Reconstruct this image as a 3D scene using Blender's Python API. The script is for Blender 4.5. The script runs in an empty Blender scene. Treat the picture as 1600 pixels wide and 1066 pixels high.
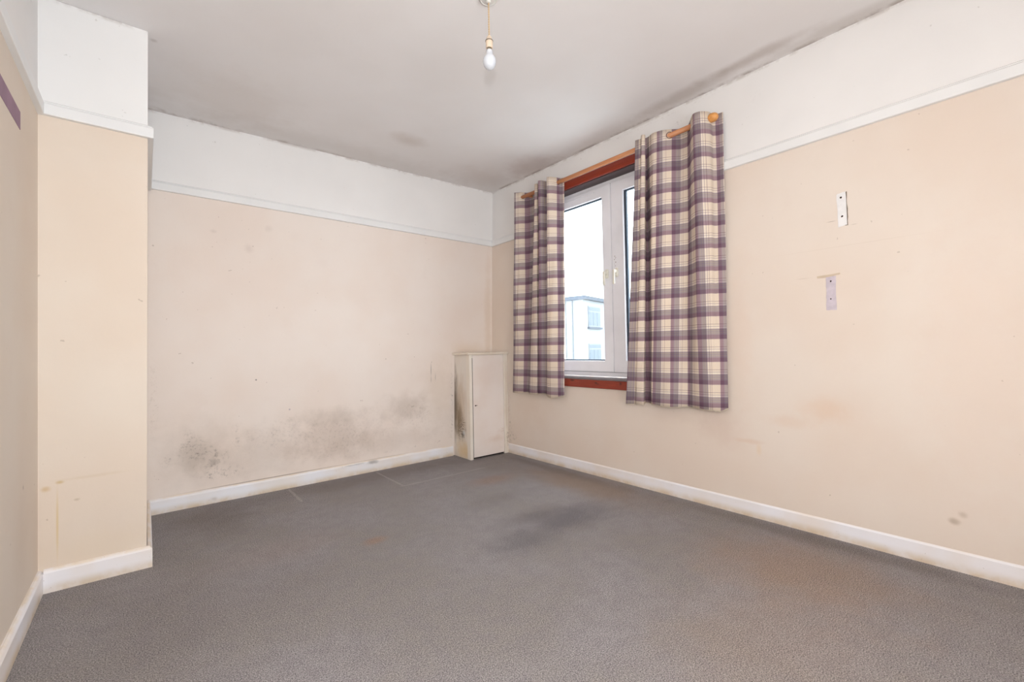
import bpy, bmesh, math, random
from mathutils import Vector, Matrix
random.seed(7)
S = bpy.context.scene
COL = S.collection
# ------------------------------------------------------------ camera
cam_d = bpy.data.cameras.new('camera'); cam = bpy.data.objects.new('camera', cam_d); COL.objects.link(cam)
S.camera = cam
YAW, PITCH, ROLL = 0.68944, 0.017636, -0.018986
F = Vector((math.sin(YAW)*math.cos(PITCH), math.cos(YAW)*math.cos(PITCH), math.sin(PITCH)))
R = Vector((math.cos(YAW), -math.sin(YAW), 0)); U = R.cross(F)
R2 = R*math.cos(ROLL)+U*math.sin(ROLL); U2 = -R*math.sin(ROLL)+U*math.cos(ROLL)
m3 = Matrix((R2, U2, -F)).transposed()
cam.matrix_world = Matrix.Translation((-2.7386, -3.6460, 1.0090)) @ m3.to_4x4()
cam_d.sensor_fit = 'HORIZONTAL'; cam_d.sensor_width = 36.0; cam_d.lens = 36.0*696.06/1600.0
cam_d.clip_start = .02; cam_d.clip_end = 300
# ------------------------------------------------------------ light
S.view_settings.view_transform = 'Standard'; S.view_settings.look = 'None'
S.view_settings.gamma = 1.0; S.view_settings.use_curve_mapping = False
S.view_settings.exposure = 0.10
w = bpy.data.worlds.new('overcast_sky'); S.world = w; w.use_nodes = True
wn = w.node_tree.nodes['Background']; wn.inputs[0].default_value = (.84, .92, 1.0, 1); wn.inputs[1].default_value = 8.0
def lamp(name, kind, loc, energy, color=(1,1,1), rot=None, **kw):
    d = bpy.data.lights.new(name, kind); d.energy = energy; d.color = color
    for k, v in kw.items(): setattr(d, k, v)
    o = bpy.data.objects.new(name, d); COL.objects.link(o); o.location = loc
    if rot: o.rotation_euler = rot
    return o
# flash just above the camera (it throws the bulb's shadow onto the ceiling)
lamp('camera_flash', 'POINT', (-2.735, -3.649, 1.30), 60.0, (.93, .97, 1), shadow_soft_size=.022)
# added soft fill light behind the camera; no opening is built there
lamp('fill_light', 'AREA', (-2.0, -5.20, 1.05), 35.0, (.90, .955, 1.0), (math.radians(101), 0, math.radians(-9)), shape='RECTANGLE', size=1.9, size_y=1.7, spread=math.radians(110))
# guides the sky's light through the window opening
po = lamp('window_portal', 'AREA', (.34, -1.465, 1.55), 1.0, (1, 1, 1), (0, math.radians(90), 0), shape='RECTANGLE', size=1.6, size_y=1.46)
po.data.cycles.is_portal = True

# ------------------------------------------------------------ node helpers
def s2l(c):
    r = []
    for v in c:
        v /= 255.0
        r.append(v/12.92 if v <= .04045 else ((v+.055)/1.055)**2.4)
    return tuple(r)+(1.0,)
class NT:
    def __init__(s, name, rough=.8, spec=.3):
        s.m = bpy.data.materials.new(name); s.m.use_nodes = True
        s.n = s.m.node_tree.nodes; s.l = s.m.node_tree.links
        s.b = s.n['Principled BSDF']; s.b.inputs['Roughness'].default_value = rough
        s.b.inputs['Specular IOR Level'].default_value = spec
        s.co = s.n.new('ShaderNodeTexCoord').outputs['Object']; s._x = None
    def xyz(s):
        if not s._x:
            q = s.n.new('ShaderNodeSeparateXYZ'); s.l.new(s.co, q.inputs[0]); s._x = q.outputs
        return s._x
    def put(s, sock, v):
        if isinstance(v, bpy.types.NodeSocket): s.l.new(v, sock)
        else: sock.default_value = v
    def math(s, op, a, b=0.0, c=None, clamp=False):
        q = s.n.new('ShaderNodeMath'); q.operation = op; q.use_clamp = clamp
        s.put(q.inputs[0], a); s.put(q.inputs[1], b)
        if c is not None: s.put(q.inputs[2], c)
        return q.outputs[0]
    def ss(s, v, a, b, lo=0.0, hi=1.0, smooth=True):
        q = s.n.new('ShaderNodeMapRange'); q.interpolation_type = 'SMOOTHSTEP' if smooth else 'LINEAR'
        s.put(q.inputs[0], v); q.inputs[1].default_value = a; q.inputs[2].default_value = b
        q.inputs[3].default_value = lo; q.inputs[4].default_value = hi
        return q.outputs[0]
    def noise(s, scale, detail=3.0, rough=.55, vec=None, stretch=None):
        q = s.n.new('ShaderNodeTexNoise'); q.inputs['Scale'].default_value = scale
        q.inputs['Detail'].default_value = detail; q.inputs['Roughness'].default_value = rough
        v = vec or s.co
        if stretch:
            mp = s.n.new('ShaderNodeMapping'); mp.inputs['Scale'].default_value = stretch; s.l.new(v, mp.inputs[0]); v = mp.outputs[0]
        s.l.new(v, q.inputs['Vector']); return q.outputs[0]
    def mix(s, fac, a, b, mode='MIX'):
        q = s.n.new('ShaderNodeMix'); q.data_type = 'RGBA'; q.blend_type = mode
        s.put(q.inputs[0], fac); s.put(q.inputs[6], a); s.put(q.inputs[7], b)
        return q.outputs[2]
    def color(s, v): s.put(s.b.inputs['Base Color'], v)
    def bump(s, h, strength=.2, dist=.002):
        q = s.n.new('ShaderNodeBump'); q.inputs['Strength'].default_value = strength; q.inputs['Distance'].default_value = dist
        s.l.new(h, q.inputs['Height']); s.l.new(q.outputs[0], s.b.inputs['Normal'])
    def blob(s, a, b, cu, cv, ru, rv, warp=.8, warpn=None):
        """soft edged stain: 1 inside, 0 outside, edge broken up by noise"""
        du = s.math('MULTIPLY', s.math('SUBTRACT', a, cu), 1.0/ru); dv = s.math('MULTIPLY', s.math('SUBTRACT', b, cv), 1.0/rv)
        d = s.math('SQRT', s.math('ADD', s.math('MULTIPLY', du, du), s.math('MULTIPLY', dv, dv)))
        if warpn is not None: d = s.math('ADD', d, s.math('MULTIPLY', s.math('SUBTRACT', warpn, .5), warp*2))
        return s.ss(d, 1.0, .1)
def plain(name, c, rough=.6, spec=.3, metallic=0.0, var=.04, nscale=9):
    t = NT(name, rough, spec); t.b.inputs['Metallic'].default_value = metallic
    n = t.noise(nscale, 3)
    t.color(t.mix(t.ss(n, .3, .7, 0, 1), s2l(c), s2l([max(0, x*(1-var*2)) for x in c])))
    return t.m

WHITE = (239, 236, 234)
def wall_mat(name, cream, axes, stains, split=True, edge=None, white=WHITE):
    """cream emulsion up to the picture rail, white above; stains = (cu,cv,ru,rv,strength,colour,kind)"""
    t = NT(name, .75, .25); x = t.xyz(); a = x[axes[0]]; b = x[axes[1]]
    big = t.noise(1.6, 3, .5); fine = t.noise(55, 4, .6); wn_ = t.noise(9, 5, .65); sp = t.noise(46, 6, .8)
    spk = t.ss(sp, .50, .70)
    c = t.mix(t.ss(big, .35, .68), s2l(cream), s2l([cream[0]-3, cream[1]-6, cream[2]-8]))
    n2 = t.noise(5, 4, .6); c = t.mix(t.ss(n2, .55, .75, 0, .25), c, s2l([cream[0]-6, cream[1]-9, cream[2]-10]))
    # scattered small specks
    s1 = t.noise(34, 2, .5); c = t.mix(t.ss(s1, .75, .78, 0, .35), c, s2l((150, 128, 110)))
    for (cu, cv, ru, rv, st, colr, kind) in stains:
        if kind == 'z':      # applies to upper part also -> later
            continue
        mk = t.blob(a, b, cu, cv, ru, rv, .55 if kind != 'line' else .05, wn_)
        if kind == 'speck': mk = t.math('MULTIPLY', mk, spk)
        c = t.mix(t.math('MULTIPLY', mk, st), c, s2l(colr))
    if split:
        wz = t.noise(3, 2)
        wc = t.mix(t.ss(big, .35, .7), s2l(white), s2l([v-5 for v in white]))
        wc = t.mix(t.ss(s1, .735, .77, 0, .25), wc, s2l((150, 140, 130)))
        # brown tide mark where wall meets ceiling
        em = t.math('MULTIPLY', t.ss(b, 2.578, 2.597), t.ss(wn_, .42, .62, 0, .38))
        wc = t.mix(em, wc, s2l((150, 132, 118)))
        for (cu, cv, ru, rv, st, colr, kind) in stains:
            if kind == 'z':
                mk = t.math('MULTIPLY', t.blob(a, b, cu, cv, ru, rv, .55, wn_), spk)
                wc = t.mix(t.math('MULTIPLY', mk, st), wc, s2l(colr))
        c = t.mix(t.math('GREATER_THAN', b, 2.10), c, wc)
    t.color(c)
    t.bump(t.math('ADD', fine, t.math('MULTIPLY', t.noise(7, 3), 1.5)), .22, .0015)
    return t.m
MOLD = (96, 86, 78)
back_stains = [
 (-2.47, .33, .16, .15, .30, (150,138,124), 'soft'), (-2.37, .30, .12, .13, .85, MOLD, 'speck'), (-2.50, .38, .12, .14, .75, MOLD, 'speck'),
 (-2.33, .19, .16, .05, .8, (84,74,68), 'speck'), (-2.24, .42, .022, .14, .6, (92,84,78), 'speck'), (-2.38, .27, .05, .04, .35, (100,90,82), 'soft'),
 (-2.63, .32, .05, .05, .5, MOLD, 'speck'), (-2.45, .35, .38, .32, .20, (166,150,134), 'soft'),
 (-2.05, .30, .40, .28, .22, (178,160,144), 'soft'), (-1.95, .42, .30, .16, .25, MOLD, 'speck'),
 (-1.55, .34, .46, .27, .36, (178,160,146), 'soft'), (-1.60, .50, .36, .10, .20, (158,146,130), 'soft'), (-1.5, .30, .42, .25, .28, (120,106,96), 'speck'),
 (-.95, .50, .32, .18, .34, (168,150,132), 'soft'), (-.86, .45, .24, .14, .32, (118,106,90), 'speck'), (-.62, .60, .22, .50, .22, (196,176,150), 'soft'),
 (-1.2, .24, .9, .14, .22, (186,166,148), 'soft'), (-1.3, .33, 1.4, .22, .15, (120,104,92), 'speck'),
 (-.70, .83, .006, .09, .55, (96,84,70), 'line'), (-.655, .76, .004, .05, .5, (96,84,70), 'line'), (-.70, .74, .004, .04, .5, (96,84,70), 'line'),
 (-.63, .155, .05, .018, .7, (84,66,52), 'speck'), (-.85, .15, .05, .014, .7, (84,66,52), 'speck'), (-1.1, .14, .08, .012, .6, (84,66,52), 'speck'),
 (-2.156, 1.767, .045, .05, .22, (188,168,158), 'soft'), (-2.03, 1.93, .035, .035, .18, (190,172,162), 'soft'), (-2.37, 1.86, .03, .02, .2, (180,160,150), 'soft'),
 (-.05, 1.3, .07, .9, .28, (206,178,144), 'soft'), (-.28, 1.02, .3, .1, .2, (214,184,140), 'soft'), (-.475, .5, .02, .55, .5, (90,78,66), 'speck'),
 (-2.0, .100, .75, .006, .6, (110,88,66), 'line'), (-1.2, .100, .4, .005, .3, (110,88,66), 'line'),
 (-1.9, .585, .010, .010, .5, (110,96,130), 'soft'), (-2.12, .82, .008, .008, .8, (60,54,50), 'soft'),
 (-2.70, .75, .04, .30, .35, (150,130,112), 'speck')]
right_stains = [
 (-2.45, 1.1, .12, .55, .16, (222,184,156), 'soft'), (-2.33, .50, .22, .16, .30, (206,180,166), 'soft'), (-2.05, .55, .35, .10, .18, (200,180,168), 'soft'),
 (-2.88, .66, .16, .10, .34, (222,188,158), 'soft'), (-2.72, .58, .18, .05, .26, (216,184,158), 'soft'), (-2.50, .44, .12, .02, .35, (216,182,156), 'soft'),
 (-3.35, .214, .028, .022, .6, (170,150,128), 'soft'), (-3.38, .25, .02, .02, .4, (176,156,134), 'soft'), (-2.55, .40, .02, .05, .3, (226,192,150), 'soft'),
 (-.27, .30, .03, .45, .7, (104,88,68), 'speck'), (-.30, .16, .07, .08, .75, (90,80,66), 'speck'), (-.34, .17, .05, .05, .5, (90,80,66), 'speck'),
 (-.5, .5, .4, .35, .14, (206,180,150), 'soft'), (-3.45, .9, .3, 1.0, .14, (222,184,160), 'soft'),
 (-2.80, 1.357, .05, .004, .3, (190,170,150), 'line'), (-3.0, 1.50, .5, .003, .16, (190,170,150), 'line'),
 (-2.935, 1.635, .03, .003, .5, (140,122,104), 'line'), (-3.03, 1.60, .02, .003, .3, (140,122,104), 'line'),
 (-2.58, 2.45, .08, .05, .15, (150,145,140), 'z'), (-2.12, 2.50, .08, .02, .5, (130,122,114), 'z'), (-1.25, 2.45, .03, .03, .45, (140,112,92), 'z'), (-.4, 2.33, .01, .04, .4, (120,110,100), 'z'),
 (-1.9, 2.57, .6, .015, .35, (150,130,116), 'z'), (-.9, 2.57, .8, .012, .3, (150,130,116), 'z')]
col_stains = [(-3.036, .28, .006, .20, .55, (214,186,116), 'line'), (-3.028, .462, .018, .010, .6, (200,170,104), 'soft'), (-3.073, .44, .022, .018, .55, (206,172,112), 'soft'),
 (-2.93, .47, .16, .010, .18, (200,176,132), 'soft'), (-2.975, .375, .014, .008, .4, (176,156,124), 'soft'), (-2.9, .15, .3, .12, .12, (224,196,150), 'soft')]
left_stains = [(-1.2, .3, .2, .3, .12, (190,170,150), 'soft'), (-1.16, .52, .012, .012, .5, (140,120,104), 'soft')]
m_back = wall_mat('cream_wall_paint_mouldy', (237, 225, 216), (0, 2), back_stains, white=(239, 236, 234))
m_right = wall_mat('cream_wall_paint', (229, 216, 204), (1, 2), right_stains)
m_col = wall_mat('cream_wall_paint_chimney', (229, 216, 202), (0, 2), col_stains, white=(240, 238, 236))
m_left = wall_mat('cream_wall_paint_left', (226, 213, 199), (1, 2), left_stains)
m_plain = wall_mat('cream_wall_paint_rear', (226, 215, 204), (0, 2), [])

# ceiling
t = NT('grey_white_ceiling_paint', .85, .2); x = t.xyz()
big = t.noise(1.3, 3, .5); wn1 = t.noise(5, 5, .65); sp = t.noise(60, 3, .6)
c = t.mix(t.ss(big, .35, .7), s2l((233, 229, 228)), s2l((228, 223, 221)))
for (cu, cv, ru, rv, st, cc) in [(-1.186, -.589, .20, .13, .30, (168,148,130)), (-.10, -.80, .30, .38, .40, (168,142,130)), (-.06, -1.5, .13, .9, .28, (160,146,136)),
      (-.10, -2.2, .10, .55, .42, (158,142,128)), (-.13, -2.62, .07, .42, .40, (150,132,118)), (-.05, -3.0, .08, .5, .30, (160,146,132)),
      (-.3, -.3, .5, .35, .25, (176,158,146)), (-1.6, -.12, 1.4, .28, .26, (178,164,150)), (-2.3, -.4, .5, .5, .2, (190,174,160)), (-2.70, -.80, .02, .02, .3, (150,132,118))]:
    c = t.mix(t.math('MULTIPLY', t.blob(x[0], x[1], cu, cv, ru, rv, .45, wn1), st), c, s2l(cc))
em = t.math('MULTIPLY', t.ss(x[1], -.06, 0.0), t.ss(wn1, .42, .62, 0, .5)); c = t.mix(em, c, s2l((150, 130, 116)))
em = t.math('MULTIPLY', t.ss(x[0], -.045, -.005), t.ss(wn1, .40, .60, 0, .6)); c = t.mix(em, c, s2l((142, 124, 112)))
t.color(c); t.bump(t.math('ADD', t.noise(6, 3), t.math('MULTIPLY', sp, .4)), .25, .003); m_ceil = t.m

# carpet
t = NT('grey_brown_carpet', .95, .05); x = t.xyz()
f1 = t.noise(240, 3, .8); f2 = t.noise(90, 5, .9); f3 = t.noise(14, 3, .6); big = t.noise(1.4, 4, .6); wn1 = t.noise(4.5, 5, .65)
c = t.mix(t.ss(big, .38, .62), s2l((156, 151, 152)), s2l((151, 145, 142)))
c = t.mix(t.ss(f3, .40, .65, 0, .5), c, s2l((144, 138, 140)))
for (cu, cv, ru, rv, st, cc) in [(-.80, -1.78, .42, .26, .62, (108,104,110)), (-1.20, -1.86, .34, .20, .5, (110,106,110)), (-.95, -1.62, .35, .14, .4, (118,111,112)), (-.9, -1.25, .5, .14, .25, (120,112,112)),
      (-1.797, -1.319, .10, .07, .45, (168,130,108)), (-.66, -.87, .30, .16, .40, (160,128,108)), (-.25, -1.4, .30, .9, .50, (158,134,112)), (-.5, -2.9, .5, .6, .42, (172,142,120)),
      (-.12, -1.0, .10, 1.2, .35, (112,103,98)), (-.09, -2.8, .12, 1.0, .50, (110,101,97)), (-1.3, -.16, 1.3, .26, .50, (122,113,111)), (-2.4, -.30, .35, .55, .5, (124,116,114)),
      (-1.05, -3.0, .7, .5, .28, (170,146,126)), (-2.2, -1.1, .5, .25, .15, (165,140,124)), (-2.35, -1.5, .5, .4, .25, (138,130,130)), (-2.7, -1.5, .3, .7, .28, (130,122,122))]:
    c = t.mix(t.math('MULTIPLY', t.blob(x[0], x[1], cu, cv, ru, rv, .42, wn1), st), c, s2l(cc))
# furniture dents
def seg(a, b, lo, hi, cv, wv): # line mask
    k = t.math('MULTIPLY', t.math('GREATER_THAN', a, lo), t.math('LESS_THAN', a, hi))
    return t.math('MULTIPLY', k, t.ss(t.math('ABSOLUTE', t.math('SUBTRACT', b, cv)), wv, wv*.3))
for mk in (seg(x[1], x[0], -.52, -.03, -1.25, .012), seg(x[0], x[1], -1.27, -.5, -.535, .012), seg(x[1], x[0], -.38, -.02, -1.92, .014)):
    c = t.mix(t.math('MULTIPLY', mk, .38), c, s2l((190, 182, 178)))
g = t.ss(f1, .38, .62); c = t.mix(.85, c, t.mix(g, (.42, .42, .43, 1), (1.62, 1.60, 1.58, 1)), 'MULTIPLY')
g = t.ss(f2, .35, .65); c = t.mix(.55, c, t.mix(g, (.78, .78, .78, 1), (1.18, 1.18, 1.18, 1)), 'MULTIPLY')
t.color(c); t.bump(t.math('ADD', f1, t.math('MULTIPLY', f2, .8)), .6, .006); m_carpet = t.m

# painted woodwork
def trim_mat(name, base, dirt=(206, 180, 140), zed=True, amt=.75):
    t = NT(name, .45, .4); x = t.xyz(); n = t.noise(7, 5, .65); n2 = t.noise(2.4, 3); n3 = t.noise(45, 3)
    c = t.mix(t.ss(n2, .38, .66, 0, .7), s2l(base), s2l([base[0]-4, base[1]-14, base[2]-28]) if zed else s2l([v-6 for v in base]))
    if zed:
        k = t.math('MULTIPLY', t.ss(x[2], .05, .0), t.ss(n, .35, .62, .35, 1)); c = t.mix(t.math('MULTIPLY', k, amt), c, s2l(dirt))
        k = t.math('MULTIPLY', t.ss(x[2], .086, .097), t.ss(n, .35, .6, .2, 1)); c = t.mix(t.math('MULTIPLY', k, .6), c, s2l((226, 204, 170)))
        c = t.mix(t.ss(n3, .71, .76, 0, .45), c, s2l((140, 118, 100)))
    t.color(c); t.bump(t.math('ADD', n, n3), .15, .001); return t
m_skirt = trim_mat('white_gloss_skirting', (243, 241, 245)).m
t = trim_mat('white_gloss_skirting_stained', (240, 239, 243)); x = t.xyz(); wn1 = t.noise(16, 5, .65)
src = t.b.inputs['Base Color'].links[0].from_socket
c = t.mix(t.math('MULTIPLY', t.blob(x[0], x[2], -1.27, .08, .07, .022, .5, wn1), .6), src, s2l((120, 114, 108)))
c = t.mix(t.math('MULTIPLY', t.blob(x[0], x[2], -1.42, .085, .16, .008, .5, wn1), .45), c, s2l((130, 120, 110)))
c = t.mix(t.math('MULTIPLY', t.blob(x[0], x[2], -2.38, .03, .03, .02, .5, wn1), .3), c, s2l((150, 126, 96)))
t.color(c); m_skirt_back = t.m
m_rail = trim_mat('white_gloss_picture_rail', (236, 235, 234), zed=False).m
# cupboard paint
def cup_mat(name, base, stains):
    t = NT(name, .45, .4); x = t.xyz(); n = t.noise(8, 5, .65); st_ = t.noise(22, 5, .7, stretch=(1, 1, .25)); sp = t.ss(t.noise(80, 3), .46, .62)
    c = t.mix(t.ss(t.noise(2.5, 3), .35, .65), s2l(base), s2l([base[0]-5, base[1]-9, base[2]-12]))
    for (ax, cu, cz, ru, rv, s_, cc, kind) in stains:
        mk = t.blob(x[ax], x[2], cu, cz, ru, rv, .6, st_ if kind != 'soft' else n)
        if kind == 'speck': mk = t.math('MULTIPLY', mk, sp)
        c = t.mix(t.math('MULTIPLY', mk, s_), c, s2l(cc))
    t.color(c); t.bump(n, .1, .001); return t.m
m_cup_side = cup_mat('cream_gloss_mouldy', (234, 226, 216), [
  (1, -.07, .40, .16, .46, .5, (176,148,110), 'streak'), (1, .01, .50, .08, .46, .85, (96,84,72), 'streak'), (1, -.06, .36, .09, .24, .75, (124,102,74), 'streak'),
  (1, -.10, .27, .11, .16, .95, (80,62,44), 'speck'), (1, -.12, .22, .035, .05, .9, (60,46,34), 'streak'), (1, -.14, .06, .2, .12, .65, (222,190,130), 'soft'),
  (1, -.14, .24, .03, .035, .9, (206,206,204), 'soft')])
m_cup = cup_mat('cream_gloss_cupboard', (240, 229, 222), [(0, -.06, .22, .08, .05, .5, (200,170,140), 'speck'), (0, -.16, .16, .14, .05, .3, (214,186,158), 'soft')])
m_cup_trim = cup_mat('cream_gloss_cupboard_frame', (238, 229, 217), [(0, -.02, .5, .03, .5, .35, (180,156,126), 'streak'), (0, -.01, .15, .03, .10, .6, (110,90,70), 'speck'), (0, -.3, .97, .5, .02, .25, (206,178,140), 'streak')])
m_dark = plain('gap_shade_dark', (40, 34, 30), .9, .1)
m_gasket = plain('dark_rubber_seal', (52, 66, 82), .5, .4)
m_upvc = plain('white_upvc', (246, 245, 250), .3, .5, var=.02, nscale=3)
m_upvc_sh = plain('grey_joint_shade', (84, 86, 94), .5, .3)
m_sill = plain('grey_sill_paint', (128, 120, 122), .6, .3)
m_handle = plain('cream_plastic_handle', (240, 236, 222), .35, .5, var=.02)
def wood(name, c1, c2, rough, stretch, knots=False, spec=.5):
    t = NT(name, rough, spec); n = t.noise(14, 5, .6, stretch=stretch); n2 = t.noise(3, 2)
    c = t.mix(t.ss(n, .3, .7), s2l(c1), s2l(c2)); c = t.mix(t.ss(n2, .4, .7, 0, .4), c, s2l(c1))
    if knots:
        x = t.xyz(); wn1 = t.noise(30, 3)
        for (cu, cz, ru, rv) in ((-1.115, .742, .035, .012), (-1.365, .730, .022, .011), (-1.38, .722, .03, .005), (-1.60, .735, .015, .02)):
            c = t.mix(t.math('MULTIPLY', t.blob(x[1], x[2], cu, cz, ru, rv, .3, wn1), .85), c, s2l((60, 22, 14)))
    t.color(c); t.bump(n, .08, .001); return t.m
m_red = wood('red_mahogany_stain', (150, 58, 36), (128, 44, 28), .32, (8, .6, 8), True)
m_soffit = wood('dark_varnished_reveal', (72, 50, 50), (50, 36, 38), .4, (8, .6, 8))
m_pole = wood('pine_curtain_pole', (206, 142, 98), (190, 124, 82), .45, (10, .5, 10))
m_finial = wood('pine_finial', (226, 162, 92), (208, 140, 74), .35, (6, 6, 6))
m_flex = plain('tan_flex', (206, 178, 140), .6, .3)
m_holder = plain('cream_bakelite', (234, 212, 188), .4, .4)
m_ring = plain('brown_ring', (120, 104, 88), .5, .4)
m_rose = plain('white_plastic_rose', (222, 219, 214), .5, .4)
m_brass = plain('dull_metal', (150, 140, 122), .4, .5, .8)
t = NT('opal_glass_bulb', .12, .5); t.color(s2l((212, 215, 221))); m_bulb = t.m
m_purple = plain('old_purple_paint', (158, 128, 146), .7, .2)
m_lav = plain('old_lavender_paint', (211, 199, 207), .7, .2, var=.03, nscale=30)
m_wpatch = plain('bare_white_plaster', (240, 237, 236), .8, .2, var=.02, nscale=20)
m_putty = plain('pale_ridge_paint', (216, 196, 172), .7, .2)
m_hole = plain('screw_hole', (56, 40, 30), .9, .1)
# glass
t = NT('window_glass'); g = t.n.new('ShaderNodeBsdfGlossy'); g.inputs['Roughness'].default_value = .02
tr = t.n.new('ShaderNodeBsdfTransparent'); tr.inputs[0].default_value = (.95, .97, .97, 1); mx = t.n.new('ShaderNodeMixShader'); 
mx.inputs[0].default_value = .05; t.l.new(tr.outputs[0], mx.inputs[1]); t.l.new(g.outputs[0], mx.inputs[2]); t.l.new(mx.outputs[0], t.n['Material Output'].inputs[0]); m_glass = t.m
# tartan cloth: u, v of the UV map count repeats
def tartan(name, hem=False):
    t = NT(name, .9, .1)
    if hem: t.color(s2l((232, 220, 198)))
    else:
        uv = t.n.new('ShaderNodeUVMap'); uv.uv_map = 'UVMap'; sx = t.n.new('ShaderNodeSeparateXYZ'); t.l.new(uv.outputs[0], sx.inputs[0])
        cr = (247, 238, 227)
        def prof(sock):
            f = t.math('FRACT', sock); r = t.n.new('ShaderNodeValToRGB'); r.color_ramp.interpolation = 'CONSTANT'
            PU = (170, 146, 160); GR = (182, 172, 180); TN = (196, 188, 176); WH = (250, 244, 236); LN = (168, 146, 154)
            stops = [(0, PU), (.19, GR), (.262, TN), (.285, GR), (.36, TN), (.383, GR), (.455, WH), (.545, LN), (.562, WH), (.59, cr), (.645, LN), (.662, cr)]
            e = r.color_ramp.elements
            e[0].position = 0; e[0].color = s2l(PU); e[1].position = stops[1][0]; e[1].color = s2l(stops[1][1])
            for p, c_ in stops[2:]:
                q = e.new(p); q.color = s2l(c_)
            t.l.new(f, r.inputs[0]); return r.outputs[0]
        c = t.mix(1.0, prof(sx.outputs[0]), prof(sx.outputs[1]), 'MULTIPLY')
        gm = t.n.new('ShaderNodeGamma'); gm.inputs[1].default_value = .92; t.l.new(c, gm.inputs[0])
        n = t.noise(500, 2); t.color(t.mix(t.ss(n, .3, .7, 0, .12), gm.outputs[0], (.25, .2, .22, 1)))
        t.bump(n, .15, .0006)
    tl = t.n.new('ShaderNodeBsdfTranslucent'); src = t.b.inputs['Base Color']
    if src.links: t.l.new(src.links[0].from_socket, tl.inputs[0])
    else: tl.inputs[0].default_value = src.default_value
    mx = t.n.new('ShaderNodeMixShader'); mx.inputs[0].default_value = .2
    t.l.new(t.b.outputs[0], mx.inputs[1]); t.l.new(tl.outputs[0], mx.inputs[2]); t.l.new(mx.outputs[0], t.n['Material Output'].inputs[0])
    return t.m
m_cloth = tartan('plum_tartan_cotton'); m_hem = tartan('cream_curtain_lining', True)
m_ext = plain('pale_render', (140, 142, 144), .9, .1, var=.01); m_ext_grey = plain('grey_fascia', (88, 93, 100), .8, .1)
m_ext_win = plain('outside_window_frame', (112, 117, 122), .5, .3); m_ext_glass = plain('outside_window_glass', (62, 76, 90), .3, .3)
m_pipe = plain('outside_drainpipe', (124, 127, 130), .7, .2); m_ground = plain('ground_tarmac', (186, 188, 186), .9, .1)

# ------------------------------------------------------------ mesh helpers
def obj(name, bm, mat, parent=None, bevel=0, smooth=False, **props):
    me = bpy.data.meshes.new(name); bmesh.ops.recalc_face_normals(bm, faces=bm.faces)
    bm.to_mesh(me); bm.free(); me.materials.append(mat)
    o = bpy.data.objects.new(name, me); COL.objects.link(o)
    if smooth:
        for p in me.polygons: p.use_smooth = True
    if bevel:
        b = o.modifiers.new('bevel', 'BEVEL'); b.width = bevel; b.segments = 2; b.limit_method = 'ANGLE'
    if parent:
        o.parent = parent; o.matrix_parent_inverse = Matrix.Translation(parent.location).inverted()
    for k, v in props.items(): o[k] = v
    return o
def empty(name, loc, **props):
    o = bpy.data.objects.new(name, None); COL.objects.link(o); o.location = loc; o.empty_display_size = .05
    for k, v in props.items(): o[k] = v
    return o
def box(bm, a, b):
    x0, y0, z0 = a; x1, y1, z1 = b
    v = [bm.verts.new(p) for p in ((x0,y0,z0),(x1,y0,z0),(x1,y1,z0),(x0,y1,z0),(x0,y0,z1),(x1,y0,z1),(x1,y1,z1),(x0,y1,z1))]
    for f in ((0,3,2,1),(4,5,6,7),(0,1,5,4),(1,2,6,5),(2,3,7,6),(3,0,4,7)): bm.faces.new([v[i] for i in f])
    return v
def boxo(name, a, b, mat, parent=None, bevel=0, **p):
    bm = bmesh.new(); box(bm, a, b); return obj(name, bm, mat, parent, bevel, **p)
def sweep(path, prof, up=Vector((0,0,1)), side=None):
    """extrude closed profile [(out,h)] along path of (point, outward vector)"""
    bm = bmesh.new(); rings = []
    for p, o in path:
        rings.append([bm.verts.new(Vector(p)+Vector(o)*q[0]+up*q[1]) for q in prof])
    n = len(prof)
    for a, b in zip(rings[:-1], rings[1:]):
        for i in range(n): bm.faces.new((a[i], a[(i+1) % n], b[(i+1) % n], b[i]))
    bm.faces.new(rings[0]); bm.faces.new(rings[-1][::-1]); return bm
def lathe(pts, n=24, c=(0,0), axis='z', cap=True):
    bm = bmesh.new(); rings = []
    for r, h in pts:
        ring = []
        for i in range(n):
            a = 2*math.pi*i/n; u, v = r*math.cos(a), r*math.sin(a)
            ring.append(bm.verts.new((c[0]+u, c[1]+v, h) if axis == 'z' else (c[0]+u, h, c[1]+v)))
        rings.append(ring)
    for a, b in zip(rings[:-1], rings[1:]):
        for i in range(n): bm.faces.new((a[i], a[(i+1) % n], b[(i+1) % n], b[i]))
    if cap: bm.faces.new(rings[0][::-1]); bm.faces.new(rings[-1])
    return bm
ST = dict(kind='structure')

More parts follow.
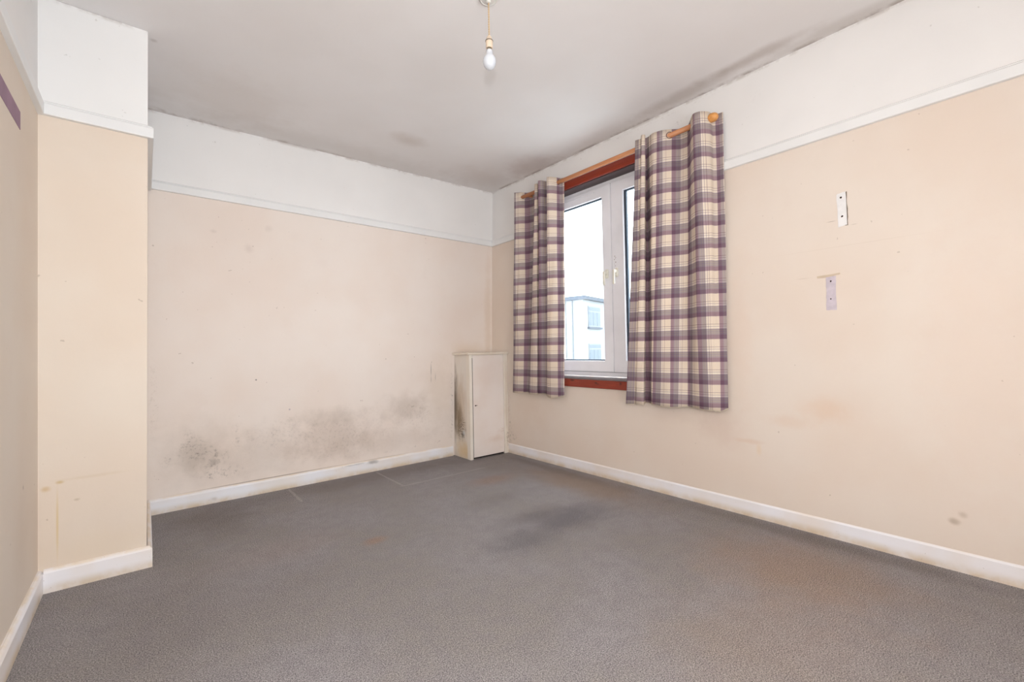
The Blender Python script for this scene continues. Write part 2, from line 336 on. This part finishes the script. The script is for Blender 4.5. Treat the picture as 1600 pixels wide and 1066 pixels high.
# ------------------------------------------------------------ setting
H = 2.6; LX = -3.095; FY = -5.30
def yback(x, z):
    t_ = min(1.0, max(0.0, (x+2.71)/2.71)); yb = .012+.026*t_; yt = .03-.085*t_
    return yb+(yt-yb)*z/H
def grid_wall(name, f, us, vs, thick, mat):
    """wall skin on a grid with thickness pushed outwards; f(u,v)->point"""
    bm = bmesh.new()
    A = [[bm.verts.new(f(u, v)) for v in vs] for u in us]; B = [[bm.verts.new(Vector(f(u, v))+Vector(thick)) for v in vs] for u in us]
    nu, nv = len(us), len(vs)
    for i in range(nu-1):
        for j in range(nv-1):
            bm.faces.new((A[i][j], A[i+1][j], A[i+1][j+1], A[i][j+1])); bm.faces.new((B[i][j], B[i][j+1], B[i+1][j+1], B[i+1][j]))
    for i in range(nu-1):
        bm.faces.new((A[i][0], B[i][0], B[i+1][0], A[i+1][0])); bm.faces.new((A[i][-1], A[i+1][-1], B[i+1][-1], B[i][-1]))
    for j in range(nv-1):
        bm.faces.new((A[0][j], A[0][j+1], B[0][j+1], B[0][j])); bm.faces.new((A[-1][j], B[-1][j], B[-1][j+1], A[-1][j+1]))
    return obj(name, bm, mat, **ST)
boxo('floor', (LX-.1, FY-.1, -.12), (.10, .10, 0), m_carpet, **ST)
boxo('ceiling', (LX-.1, FY-.1, H), (.10, .10, H+.15), m_ceil, **ST)
lin = lambda a, b, n: [a+(b-a)*i/n for i in range(n+1)]
grid_wall('wall_back', lambda u, v: (u, yback(u, v), v), lin(LX-.1, .0, 16), lin(0, H, 12), (0, .12, 0), m_back)
boxo('wall_left', (LX-.12, FY, 0), (LX, .0, H), m_left, **ST)
boxo('wall_front', (LX-.12, FY-.12, 0), (.30, FY, H), m_plain, **ST)
# window wall with its opening
WY0, WY1, WZ0, WZ1 = -2.18, -.75, .765, 2.34
bm = bmesh.new(); ys = [FY, WY0, WY1, .10]; zs = [0, WZ0, WZ1, H]
for i in range(3):
    for j in range(3):
        if i == 1 and j == 1: continue
        for X in (0, .30):
            bm.faces.new([bm.verts.new((X, ys[a], zs[b])) for a, b in ((i, j), (i+1, j), (i+1, j+1), (i, j+1))])
for (a, b) in (((WY0, WZ0), (WY1, WZ0)), ((WY1, WZ0), (WY1, WZ1)), ((WY1, WZ1), (WY0, WZ1)), ((WY0, WZ1), (WY0, WZ0)),
               ((FY, 0), (.10, 0)), ((.10, 0), (.10, H)), ((.10, H), (FY, H)), ((FY, H), (FY, 0))):
    bm.faces.new([bm.verts.new(p) for p in ((0, a[0], a[1]), (0, b[0], b[1]), (.30, b[0], b[1]), (.30, a[0], a[1]))])
bmesh.ops.remove_doubles(bm, verts=bm.verts, dist=1e-5)
wall_right = obj('wall_right', bm, m_right, **ST)
# chimney breast: front face with slightly leaning right edge
bm = bmesh.new(); v = []
for z, xr in ((0, -2.735), (H, -2.721)):
    v.append([bm.verts.new(p) for p in ((LX-.01, -.865, z), (xr, -.865, z), (xr, .02, z), (LX-.01, .02, z))])
for i in range(4): bm.faces.new((v[0][i], v[0][(i+1) % 4], v[1][(i+1) % 4], v[1][i]))
bm.faces.new(v[0][::-1]); bm.faces.new(v[1]); obj('wall_alcove', bm, m_col, bevel=.003, **ST)
# torn paper flaps on the arris
bm = bmesh.new()
for p in (((-2.722, -.867, 2.40), (-2.722, -.868, 2.34), (-2.705, -.885, 2.355)), ((-2.722, -.867, 2.405), (-2.745, -.8675, 2.42), (-2.722, -.869, 2.39))):
    bm.faces.new([bm.verts.new(q) for q in p])
# skirtings
SK = [(0, 0), (.018, 0), (.018, .082), (.012, .092), (.006, .097), (0, .097)]
def mitre(o1, o2): return Vector(o1)+Vector(o2)
xs = lin(-2.72, -.47, 8)
path = [((x_, yback(x_, 0), 0), (0, -1, 0)) for x_ in xs]
o = obj('baseboard_back', sweep(path, SK), m_skirt_back, bevel=.001, **ST)
o = obj('baseboard_right', sweep([((.012, -.225, 0), (-1, 0, 0)), ((.012, -1.5, 0), (-1, 0, 0)), ((.012, FY, 0), (-1, 0, 0))], SK), m_skirt, **ST)
o = obj('baseboard_left', sweep([((LX, FY, 0), (1, 0, 0)), ((LX, -.865, 0), (1, 0, 0))], SK), m_skirt, **ST)
o = obj('baseboard_alcove', sweep([((LX+.018, -.865, 0), (0, -1, 0)), ((-2.732, -.865, 0), (1, -1, 0)), ((-2.732, -.01, 0), (1, 0, 0))], [(a*1.0, b*1.03) for a, b in SK]), m_skirt, **ST)
o = obj('baseboard_front', sweep([((LX, FY, 0), (0, 1, 0)), ((0, FY, 0), (0, 1, 0))], SK), m_skirt, **ST)
# picture rails
PR = [(0, 0), (.020, 0), (.022, .004), (.022, .046), (.016, .052), (.016, .056), (.008, .062), (0, .062)]
xs = lin(-2.72, -.0, 10)
o = obj('trim_1', sweep([((x_, yback(x_, 2.08), 2.083+(2.052-2.083)*(x_+2.72)/2.72), (0, -1, 0)) for x_ in xs], PR), m_rail, **ST)
o = obj('trim_2', sweep([((0, -.01, 2.052), (-1, 0, 0)), ((0, WY1+.03, 2.056), (-1, 0, 0))], PR), m_rail, **ST)
o = obj('trim_3', sweep([((0, WY0-.03, 2.0715), (-1, 0, 0)), ((0, FY, 2.0722), (-1, 0, 0))], PR), m_rail, **ST)
o = obj('trim_4', sweep([((LX+.0, -.865, 2.070), (0, -1, 0)), ((-2.724, -.865, 2.068), (1, -1, 0)), ((-2.724, .01, 2.07), (1, 0, 0))], PR), m_rail, **ST)
o = obj('trim_5', sweep([((LX, FY, 2.070), (1, 0, 0)), ((LX, -.865, 2.070), (1, 0, 0))], PR), m_rail, **ST)

# wall marks (parts of the walls they are on)
def mark(name, pts, mat, parent, x=-.0016, **p):
    bm = bmesh.new(); a = [bm.verts.new((x, q[0], q[1])) for q in pts]; b = [bm.verts.new((x*0, q[0], q[1])) for q in pts]
    n = len(pts); bm.faces.new(a)
    for i in range(n): bm.faces.new((a[i], b[i], b[(i+1) % n], a[(i+1) % n]))
    return obj(name, bm, mat, parent, **p)
def ragged(pts, k=6, amp=.0012):
    out = []
    for i, a in enumerate(pts):
        b = pts[(i+1) % len(pts)]
        for j in range(k):
            f = j/k; r = 0 if j == 0 else amp
            out.append((a[0]+(b[0]-a[0])*f+random.uniform(-r, r), a[1]+(b[1]-a[1])*f+random.uniform(-r, r)))
    return out
def hole(cy, cz, r, parent, x=-.0022):
    mark('screw_hole', [(cy+r*(1+random.uniform(-.25, .25))*math.cos(k*.7854), cz+r*(1+random.uniform(-.25, .25))*math.sin(k*.7854)) for k in range(8)], m_hole, parent, x)
mark('torn_edge', ragged([(-2.962, 1.769), (-3.0045, 1.773), (-3.0055, 1.602), (-2.994, 1.6)], 8, .002), m_ring, wall_right, -.0009, label='dark torn paper edge of the white patch')
pt = mark('bare_patch', ragged([(-2.961, 1.767), (-2.999, 1.774), (-3.002, 1.604), (-2.964, 1.598)]), m_wpatch, wall_right, label='white bare patch with two screw holes')
hole(-2.979, 1.747, .0052, pt); hole(-2.982, 1.651, .0052, pt)
pt = mark('bare_patch', ragged([(-2.904, 1.350), (-2.948, 1.353), (-2.946, 1.30), (-2.947, 1.177), (-2.902, 1.179), (-2.904, 1.26)]), m_lav, wall_right, label='lavender strip of older paint with two screw holes')
hole(-2.925, 1.327, .0042, pt); hole(-2.923, 1.236, .0036, pt)
mark('paint_ridge', ragged([(-2.865, 1.360), (-2.966, 1.366), (-2.966, 1.358), (-2.900, 1.350), (-2.866, 1.350)], 4, .0008), m_putty, wall_right, -.0035, label='raised paint ridge forming the bar of a T')
wl = bpy.data.objects['wall_left']
bm = bmesh.new(); q = [(-1.222, 1.926), (-1.222, 1.859), (-2.3, 1.845), (-2.3, 1.915)]
a = [bm.verts.new((LX+.0015, *k)) for k in q]; b = [bm.verts.new((LX, *k)) for k in q]
bm.faces.new(a); [bm.faces.new((a[i], b[i], b[(i+1) % 4], a[(i+1) % 4])) for i in range(4)]
obj('paint_strip', bm, m_purple, wl, label='mauve strip of older paint')

# ------------------------------------------------------------ window
win = empty('window_1', (.10, -1.465, WZ0), **ST)
def ring(name, y0, y1, z0, z1, w_, x0, x1, mat, parent, bevel=.003, wl_=None, wr=None, wt=None, wb=None, **p):
    """rectangular frame; wl_ = width at the y1 (far) side, wr at the y0 side"""
    wl_ = w_ if wl_ is None else wl_; wr = w_ if wr is None else wr; wt = w_ if wt is None else wt; wb = w_ if wb is None else wb
    bm = bmesh.new()
    O = [(y0, z0), (y1, z0), (y1, z1), (y0, z1)]; I = [(y0+wr, z0+wb), (y1-wl_, z0+wb), (y1-wl_, z1-wt), (y0+wr, z1-wt)]
    V = [[bm.verts.new((X, *q)) for q in L] for X, L in ((x0, O), (x0, I), (x1, O), (x1, I))]
    for i in range(4):
        j = (i+1) % 4
        bm.faces.new((V[0][i], V[0][j], V[1][j], V[1][i])); bm.faces.new((V[2][i], V[2][j], V[3][j], V[3][i]))
        bm.faces.new((V[0][i], V[0][j], V[2][j], V[2][i])); bm.faces.new((V[1][i], V[1][j], V[3][j], V[3][i]))
    return obj(name, bm, mat, parent, bevel, **p)
ring('window_frame', WY0, WY1, .772, WZ1, .04, .10, .17, m_upvc, win)
def sash(y0, y1, wl_, wr, hy):
    s_ = ring('window_sash', y0, y1, .8105, 2.298, .09, .088, .15, m_upvc, win, .004, wl_, wr, .086, .09)
    ring('joint_shadow', y0-.003, y1+.003, .8075, 2.301, .012, .0985, .102, m_upvc_sh, win, 0)  # shadow line between sash and frame, put in as a grey strip
    g0, g1, h0, h1 = y0+wr, y1-wl_, .9005, 2.212
    ring('glazing_seal', g0-.004, g1+.004, h0-.004, h1+.004, .013, .108, .128, m_gasket, s_, 0, label='dark rubber seal round the pane')
    boxo('window_pane', (.114, g0, h0), (.120, g1, h1), m_glass, s_)
    hb = boxo('window_handle', (.074, hy-.013, 1.552), (.090, hy+.013, 1.622), m_handle, s_, .004, label='cream plastic lever handle')
    bm = bmesh.new(); box(bm, (.040, hy-.009, 1.580), (.078, hy+.009, 1.604)); obj('handle_neck', bm, m_handle, hb, .004)
    bm = bmesh.new(); box(bm, (.036, hy-.010, 1.492), (.050, hy+.010, 1.606)); obj('handle_lever', bm, m_handle, hb, .005)
    return s_
s1 = sash(-1.463, -.80, .07, .088, -1.420)
s2 = sash(-2.13, -1.467, .113, .07, -1.515)
boxo('glazing_bead_shade', (.1075, -1.598, .9005), (.127, -1.5785, 2.212), m_gasket, s2)
boxo('trickle_vent', (.083, -1.30, 2.262), (.089, -.93, 2.272), m_upvc, s1, .002)
bm = bmesh.new()
for (a, b, r) in ((-1.495, 1.715, .004), (-1.500, 1.700, .003), (-1.492, 1.69, .003), (-1.503, 1.668, .004), (-1.490, 1.655, .002), (-1.498, 1.64, .003), (-1.505, 1.705, .002)):
    box(bm, (.0874, a-r, b-r*.7), (.0882, a+r, b+r*.7))
obj('sticker_residue', bm, m_ring, s2, label='grey specks of old sticker')
# timber round the reveal
boxo('window_lining', (-.004, WY0, WZ1-.012), (.10, WY1, WZ1), m_soffit, win, label='dark varnished timber soffit')
boxo('window_lining', (-.004, WY0, WZ0), (.10, WY0+.012, WZ1-.012), m_soffit, win, label='dark varnished timber reveal')
boxo('window_lining', (-.004, WY1-.012, WZ0), (.10, WY1, WZ1-.012), m_soffit, win, label='dark varnished timber reveal')
boxo('architrave', (-.016, WY0-.03, 2.334), (0, WY1+.03, 2.400), m_red, win, .003, label='red stained timber head')
boxo('architrave', (-.016, WY0-.045, .70), (0, WY0, 2.334), m_red, win, .003, label='red stained timber side')
boxo('architrave', (-.016, WY1, .70), (0, WY1+.045, 2.334), m_red, win, .003, label='red stained timber side')
boxo('window_sill', (-.020, WY0, .752), (.10, WY1, .770), m_sill, win, .003, label='grey painted sill board')
boxo('sill_apron', (-.016, WY0-.045, .688), (0, WY1+.045, .7515), m_red, win, .002, label='red stained knotty timber below the sill')

# ------------------------------------------------------------ curtain pole
PX, PZ = -.080, 2.387
pole = empty('curtain_pole', (PX, -1.48, PZ), label='round pine curtain pole with a ball finial across the top of the window', category='curtain pole')
obj('pole', lathe([(.0165, -2.350), (.0165, -.592)], 20, (PX, PZ), 'y'), m_pole, pole, smooth=True)
for f in bpy.data.objects['pole'].data.polygons:
    if len(f.vertices) > 4: f.use_smooth = False
fp = [(.0166, -2.3300), (.021, -2.3320), (.023, -2.3380), (.0215, -2.3440), (.017, -2.3470), (.0215, -2.3510), (.0255, -2.3590), (.0270, -2.3690), (.0265, -2.3790), (.0235, -2.3900), (.017, -2.3990), (.009, -2.4040), (.002, -2.4055)]
obj('finial', lathe(fp, 24, (PX, PZ), 'y'), m_finial, pole, smooth=True, label='turned pine ball finial')
for yy in (-2.312, -.685):
    bm = bmesh.new(); box(bm, (PX+.012, yy-.012, PZ-.014), (0, yy+.012, PZ+.014)); obj('pole_bracket', bm, m_pole, pole, .002)

# ------------------------------------------------------------ curtains
def crom(P, k):
    out = []; n = len(P)
    for i in range(n-1):
        p0 = P[max(0, i-1)]; p1 = P[i]; p2 = P[i+1]; p3 = P[min(n-1, i+2)]
        for j in range(k):
            s_ = j/k; r = []
            for c_ in range(3):
                a, b, d, e = p0[c_], p1[c_], p2[c_], p3[c_]
                m1 = (d-a)*.38; m2 = (e-b)*.38
                r.append((2*s_**3-3*s_**2+1)*b+(s_**3-2*s_**2+s_)*m1+(-2*s_**3+3*s_**2)*d+(s_**3-s_**2)*m2)
            out.append(r)
    out.append(list(P[-1])); return out
def curtain(name, T, B, Ux, v0, period, label, group, eyelets, deep=()):
    """T, B: (y, x, z) of folds at heading and hem; Ux: tartan repeat number at each fold (top, bottom)"""
    root = empty(name, (-.08, (T[0][0]+T[-1][0])/2, B[0][2]), label=label, category='curtain', group=group)
    k = 5; t_ = crom(T, k); b_ = crom(B, k); nu = len(t_); nv = 46
    def ut(i, w_):
        q, r = divmod(i, k); q2 = min(q+1, len(Ux)-1); f = r/k
        a = Ux[q][0]+(Ux[q2][0]-Ux[q][0])*f; b = Ux[q][1]+(Ux[q2][1]-Ux[q][1])*f; return a+(b-a)*w_
    bm = bmesh.new(); V = []; UVS = {}
    for i in range(nu):
        col = []
        for j in range(nv+1):
            w_ = j/nv; s_ = w_**1.15
            y = t_[i][0]+(b_[i][0]-t_[i][0])*s_; x_ = t_[i][1]+(b_[i][1]-t_[i][1])*s_; z = t_[i][2]+(b_[i][2]-t_[i][2])*w_
            if any(abs(i/k-q) < .9 for q in deep):
                g_ = max(0, 1-min(abs(i/k-q) for q in deep)/.9); x_ += g_*.085*min(1, w_*4)*(1-w_)
                y += g_*.052*min(1, w_*4)*(1-w_)
            x_ += .004*math.sin(9*w_+i*.7)*math.sin(math.pi*w_)
            x_ = min(x_, -.022)
            vv = bm.verts.new((x_, y, z)); col.append(vv); UVS[vv] = (ut(i, w_), (z-v0)/period)
        V.append(col)
    uvl = bm.loops.layers.uv.new('UVMap')
    for i in range(nu-1):
        for j in range(nv):
            f = bm.faces.new((V[i][j], V[i+1][j], V[i+1][j+1], V[i][j+1]))
            for lp in f.loops: lp[uvl].uv = UVS[lp.vert]
    o = obj('curtain_panel', bm, m_cloth, root, smooth=True)
    sd = o.modifiers.new('thickness', 'SOLIDIFY'); sd.thickness = .0012; sd.offset = 0
    bm = bmesh.new(); pv = None
    for i in range(nu):
        p = b_[i]; x_ = min(p[1], -.022); dz = .0045+.0025*math.sin(i*1.3)
        a = bm.verts.new((x_+.002, p[0], p[2]+.012)); b = bm.verts.new((x_+.001, p[0], p[2]-dz))
        if pv: bm.faces.new((pv[0], a, b, pv[1]))
        pv = (a, b)
    h = obj('lining_hem', bm, m_hem, root, smooth=True, label='cream lining edge'); sd = h.modifiers.new('thickness', 'SOLIDIFY'); sd.thickness = .0012
    for (ey, ex, nrm, mt) in eyelets:
        bm = bmesh.new(); n = Vector((nrm[0], nrm[1], 0)).normalized(); a = Vector((-n.y, n.x, 0)); up = Vector((0, 0, 1)); N = 24; M_ = 8; rings = []
        for i in range(N):
            an = 2*math.pi*i/N; d = a*math.cos(an)+up*math.sin(an); c_ = Vector((ex, ey, PZ))+d*.0205
            rings.append([bm.verts.new(c_+d*.0030*math.cos(2*math.pi*q/M_)+n*.002*math.sin(2*math.pi*q/M_)) for q in range(M_)])
        for i in range(N):
            for q in range(M_): bm.faces.new((rings[i][q], rings[(i+1) % N][q], rings[(i+1) % N][(q+1) % M_], rings[i][(q+1) % M_]))
        obj('eyelet', bm, mt, root, smooth=True)
    return root
m_eye = plain('silver_eyelet', (226, 222, 214), .3, .5, .3); m_eye2 = plain('bronze_eyelet', (120, 84, 66), .35, .5, .4)
ZT = 2.425
RTop = [(-1.862,-.140),(-1.900,-.132),(-1.893,-.118),(-1.930,-.166),(-1.946,-.150),(-1.922,-.112),(-1.928,-.106),(-1.955,-.112),(-1.993,-.129),(-2.054,-.113),(-2.098,-.076),(-2.135,-.038),(-2.185,-.034),(-2.222,-.074),(-2.284,-.146),(-2.328,-.137),(-2.356,-.089),(-2.355,-.045),(-2.378,-.026),(-2.408,-.022)]
RBot = [(-1.705,-.10,.604),(-1.770,-.085,.608),(-1.765,-.06,.606),(-1.786,-.10,.612),(-1.845,-.095,.610),(-1.820,-.032,.617),(-1.850,-.026,.616),(-1.888,-.055,.617),(-1.903,-.080,.618),(-1.990,-.085,.609),(-2.039,-.080,.608),(-2.095,-.060,.611),(-2.145,-.045,.618),(-2.180,-.055,.616),(-2.236,-.080,.618),(-2.271,-.085,.614),(-2.324,-.085,.615),(-2.344,-.070,.611),(-2.366,-.060,.612),(-2.396,-.032,.628)]
RU = [(.3,.15),(.55,.5),(.6,.6),(.62,.62),(.97,.98),(1.0,1.0),(1.2,1.15),(1.5,1.25),(1.62,1.95),(2.45,2.62),(3.0,3.0),(3.4,3.55),(4.0,4.02),(4.2,4.42),(5.12,4.95),(5.5,5.2),(5.88,5.65),(5.95,5.85),(6.05,6.02),(6.6,6.38)]
RTop = [(a, b, ZT+(.0 if i > 1 else -.004)) for i, (a, b) in enumerate(RTop)]
curtain('curtain', RTop, RBot, RU, .768, .1385, 'wider tartan curtain on the right side of the window, under the ball finial', 'tartan curtains at the window',
        [(-2.088, -.085, (-.75, -.66), m_eye2), (-2.222, -.078, (-.75, .66), m_eye2), (-2.345, -.092, (-.75, -.66), m_eye2)], deep=(5, 6))
LTop = [(-.553,-.130,2.434),(-.585,-.112,2.432),(-.612,-.090,2.430),(-.640,-.045,2.428),(-.720,-.032,2.425),(-.790,-.065,2.425),(-.838,-.138,2.425),(-.866,-.134,2.425),(-.862,-.115,2.425),(-.915,-.168,2.425),(-.938,-.155,2.425),(-.950,-.112,2.425),(-.975,-.110,2.425),(-1.020,-.168,2.425),(-1.050,-.135,2.425),(-1.062,-.095,2.425),(-1.072,-.055,2.425),(-1.100,-.045,2.425)]
LBot = [(-.397,-.060,.600),(-.435,-.068,.600),(-.466,-.075,.602),(-.542,-.055,.608),(-.575,-.045,.612),(-.600,-.045,.614),(-.655,-.078,.605),(-.744,-.080,.609),(-.735,-.055,.608),(-.770,-.060,.612),(-.805,-.050,.615),(-.838,-.048,.612),(-.862,-.065,.602),(-.905,-.090,.595),(-.955,-.100,.590),(-1.011,-.080,.603),(-1.035,-.065,.607),(-1.056,-.050,.612)]
LU = [(.3,.25),(.62,.5),(.9,.6),(1.1,1.0),(1.35,1.2),(1.5,1.38),(1.65,1.42),(1.96,1.98),(2.0,2.0),(2.03,2.1),(2.25,2.3),(2.45,2.42),(2.48,2.46),(2.52,2.54),(2.9,2.72),(3.0,3.0),(3.3,3.25),(3.6,3.6)]
curtain('curtain', LTop, LBot, LU, .755, .1395, 'narrower tartan curtain on the left side of the window, beside the low cupboard', 'tartan curtains at the window',
        [(-.620, -.080, (-.8, -.6), m_eye), (-.797, -.084, (-.8, .6), m_eye), (-1.064, -.084, (-.9, -.4), m_eye2)])

# ------------------------------------------------------------ corner cupboard
CX, CY, CT = -.4486, -.25, .962
cup = empty('corner_cupboard', (-.22, -.11, 0), label='low cream painted boxed-in cupboard with mouldy side in the corner left of the window', category='cupboard')
bm = bmesh.new(); box(bm, (CX, CY+.016, 0), (CX+.016, yback(-.45, 0)-.002, CT)); obj('side_panel', bm, m_cup_side, cup, label='mould stained side panel')
boxo('frame_batten', (CX-.004, CY-.004, 0), (CX+.026, CY+.050, CT), m_cup_trim, cup, .002)
boxo('frame_batten', (-.052, CY+.002, .0), (-.001, CY+.02, CT), m_cup_trim, cup, .002)
boxo('frame_rail', (CX+.026, CY+.008, CT-.03), (-.052, CY+.022, CT), m_cup_trim, cup)
boxo('gap_shade_sheet', (CX+.022, CY+.0245, .002), (-.053, CY+.028, CT-.03), m_dark, cup, label='dark sheet standing in for the shade behind the door')  # dark coloured sheet added to give the shade behind the door
boxo('gap_shade_strip', (CX+.024, CY+.006, .012), (CX+.0375, CY+.022, CT-.03), m_dark, cup, label='dark strip standing in for the shade beside the door')  # solid dark filler in front of the door edge, painted as gap shade
dr = boxo('door', (CX+.0365, CY+.002, .016), (-.0555, CY+.018, CT-.006), m_cup, cup, .002, label='plain cream door')
bm = bmesh.new(); bmesh.ops.create_cone(bm, cap_ends=True, segments=14, radius1=.006, radius2=.006, depth=.006, matrix=Matrix.Translation((CX+.060, CY+.0005, .492)) @ Matrix.Rotation(math.pi/2, 4, 'X')); obj('keyhole', bm, m_hole, dr, label='dark keyhole')
boxo('key_scratch', (CX+.069, CY+.0012, .489), (CX+.082, CY+.002, .495), m_ring, dr)
for z in (.86, .10):
    boxo('hinge', (-.0575, CY-.001, z-.02), (-.0515, CY+.006, z+.02), m_cup_trim, dr)
boxo('top_board', (CX-.028, CY-.016, CT), (-.001, yback(-.3, .97)-.002, CT+.018), m_cup_trim, cup, .003)

# ------------------------------------------------------------ pendant light
LXp, LYp = -1.539, -2.070
pen = empty('pendant_light', (LXp, LYp, H), label='bare white bulb hanging on a tan flex from the ceiling rose', category='ceiling light')
obj('ceiling_rose', lathe([(.047, H), (.047, H-.006), (.042, H-.014), (.036, H-.018), (.034, H-.015), (.012, H-.015), (.010, H-.030), (.005, H-.032)], 32, (LXp, LYp)), m_rose, pen, smooth=False, bevel=.001, label='round white ceiling rose')
bm = bmesh.new()
for ph in (0, math.pi):
    pr = None
    for i in range(81):
        z = H-.03-(H-.03-2.412)*i/80; a = ph+i*.55; c_ = Vector((LXp+.0018*math.cos(a), LYp+.0018*math.sin(a), z))
        rg = [bm.verts.new(c_+Vector((.0021*math.cos(q*math.pi/3), .0021*math.sin(q*math.pi/3), 0))) for q in range(6)]
        if pr: [bm.faces.new((pr[q], pr[(q+1) % 6], rg[(q+1) % 6], rg[q])) for q in range(6)]
        pr = rg
obj('flex', bm, m_flex, pen, smooth=True, label='twisted tan flex')
lh = obj('lamp_holder', lathe([(.003, 2.420), (.007, 2.417), (.012, 2.408), (.0145, 2.396), (.0165, 2.394), (.0165, 2.389), (.0155, 2.386), (.0155, 2.366), (.0145, 2.362), (.012, 2.362)], 28, (LXp, LYp)), m_holder, pen, smooth=True, label='cream bayonet lamp holder')
obj('holder_ring', lathe([(.0155, 2.3965), (.0178, 2.3955), (.0178, 2.3925), (.0155, 2.3915)], 28, (LXp, LYp), cap=False), m_ring, lh, smooth=True)
bl = obj('light_bulb', lathe([(.0105, 2.354), (.0135, 2.352), (.0145, 2.345), (.0150, 2.338), (.0180, 2.330), (.0240, 2.3215), (.0282, 2.3125), (.0296, 2.303), (.0286, 2.293), (.0252, 2.283), (.0192, 2.274), (.0112, 2.268), (.003, 2.2662)], 32, (LXp, LYp)), m_bulb, pen, smooth=True, label='white opal bulb, unlit')
obj('bulb_cap', lathe([(.0115, 2.366), (.0115, 2.352), (.0105, 2.350)], 24, (LXp, LYp)), m_brass, bl, smooth=True)

# ------------------------------------------------------------ outside
ang = math.atan2(.8, 3.2); ca, sa = math.cos(ang), math.sin(ang)
ox, oy = 20.0, 16.4
def bpt(u, v, z): return Vector((ox+u*ca-v*sa, oy+u*sa+v*ca, z))
blk = empty('apartment_building', (ox, oy, -7.0), label='pale rendered flat-roofed block of flats seen through the window', category='building')
def bbox(name, u0, u1, v0, v1, z0, z1, mat, parent, **p):
    bm = bmesh.new(); vv = [bm.verts.new(bpt(*q)) for q in ((u0,v0,z0),(u1,v0,z0),(u1,v1,z0),(u0,v1,z0),(u0,v0,z1),(u1,v0,z1),(u1,v1,z1),(u0,v1,z1))]
    for f in ((0,3,2,1),(4,5,6,7),(0,1,5,4),(1,2,6,5),(2,3,7,6),(3,0,4,7)): bm.faces.new([vv[i] for i in f])
    return obj(name, bm, mat, parent, **p)
bbox('wall', 0, 26, 0, 9, -7, 4.25, m_ext, blk)
bbox('roof', -.15, 26.2, -.25, 9.2, 4.25, 4.50, m_ext_grey, blk, label='grey flat roof edge')
for cu in (1.7, 6.2, 10.7, 15.2, 19.7):
    for cz in (3.15, .55, -2.05, -4.65):
        fr_ = bbox('window', cu-.95, cu+.95, -.06, .0, cz-.72, cz+.72, m_ext_win, blk)
        for k in range(3): bbox('pane', cu-.86+k*.60, cu-.86+k*.60+.50, -.075, -.05, cz-.62, cz+.30, m_ext_glass, fr_)
        bbox('pane', cu-.86, cu+.84, -.075, -.05, cz+.40, cz+.64, m_ext_glass, fr_)
        bbox('window_ledge', cu-1.05, cu+1.05, -.16, .0, cz-.86, cz-.74, m_ext_grey, fr_)
for v_ in (.75, 1.3):
    bbox('drainpipe', -.12, -.02, v_, v_+.09, -7, 4.2, m_pipe, blk)
boxo('ground_1', (2, -60, -7.2), (120, 90, -7.0), m_ground, **ST)
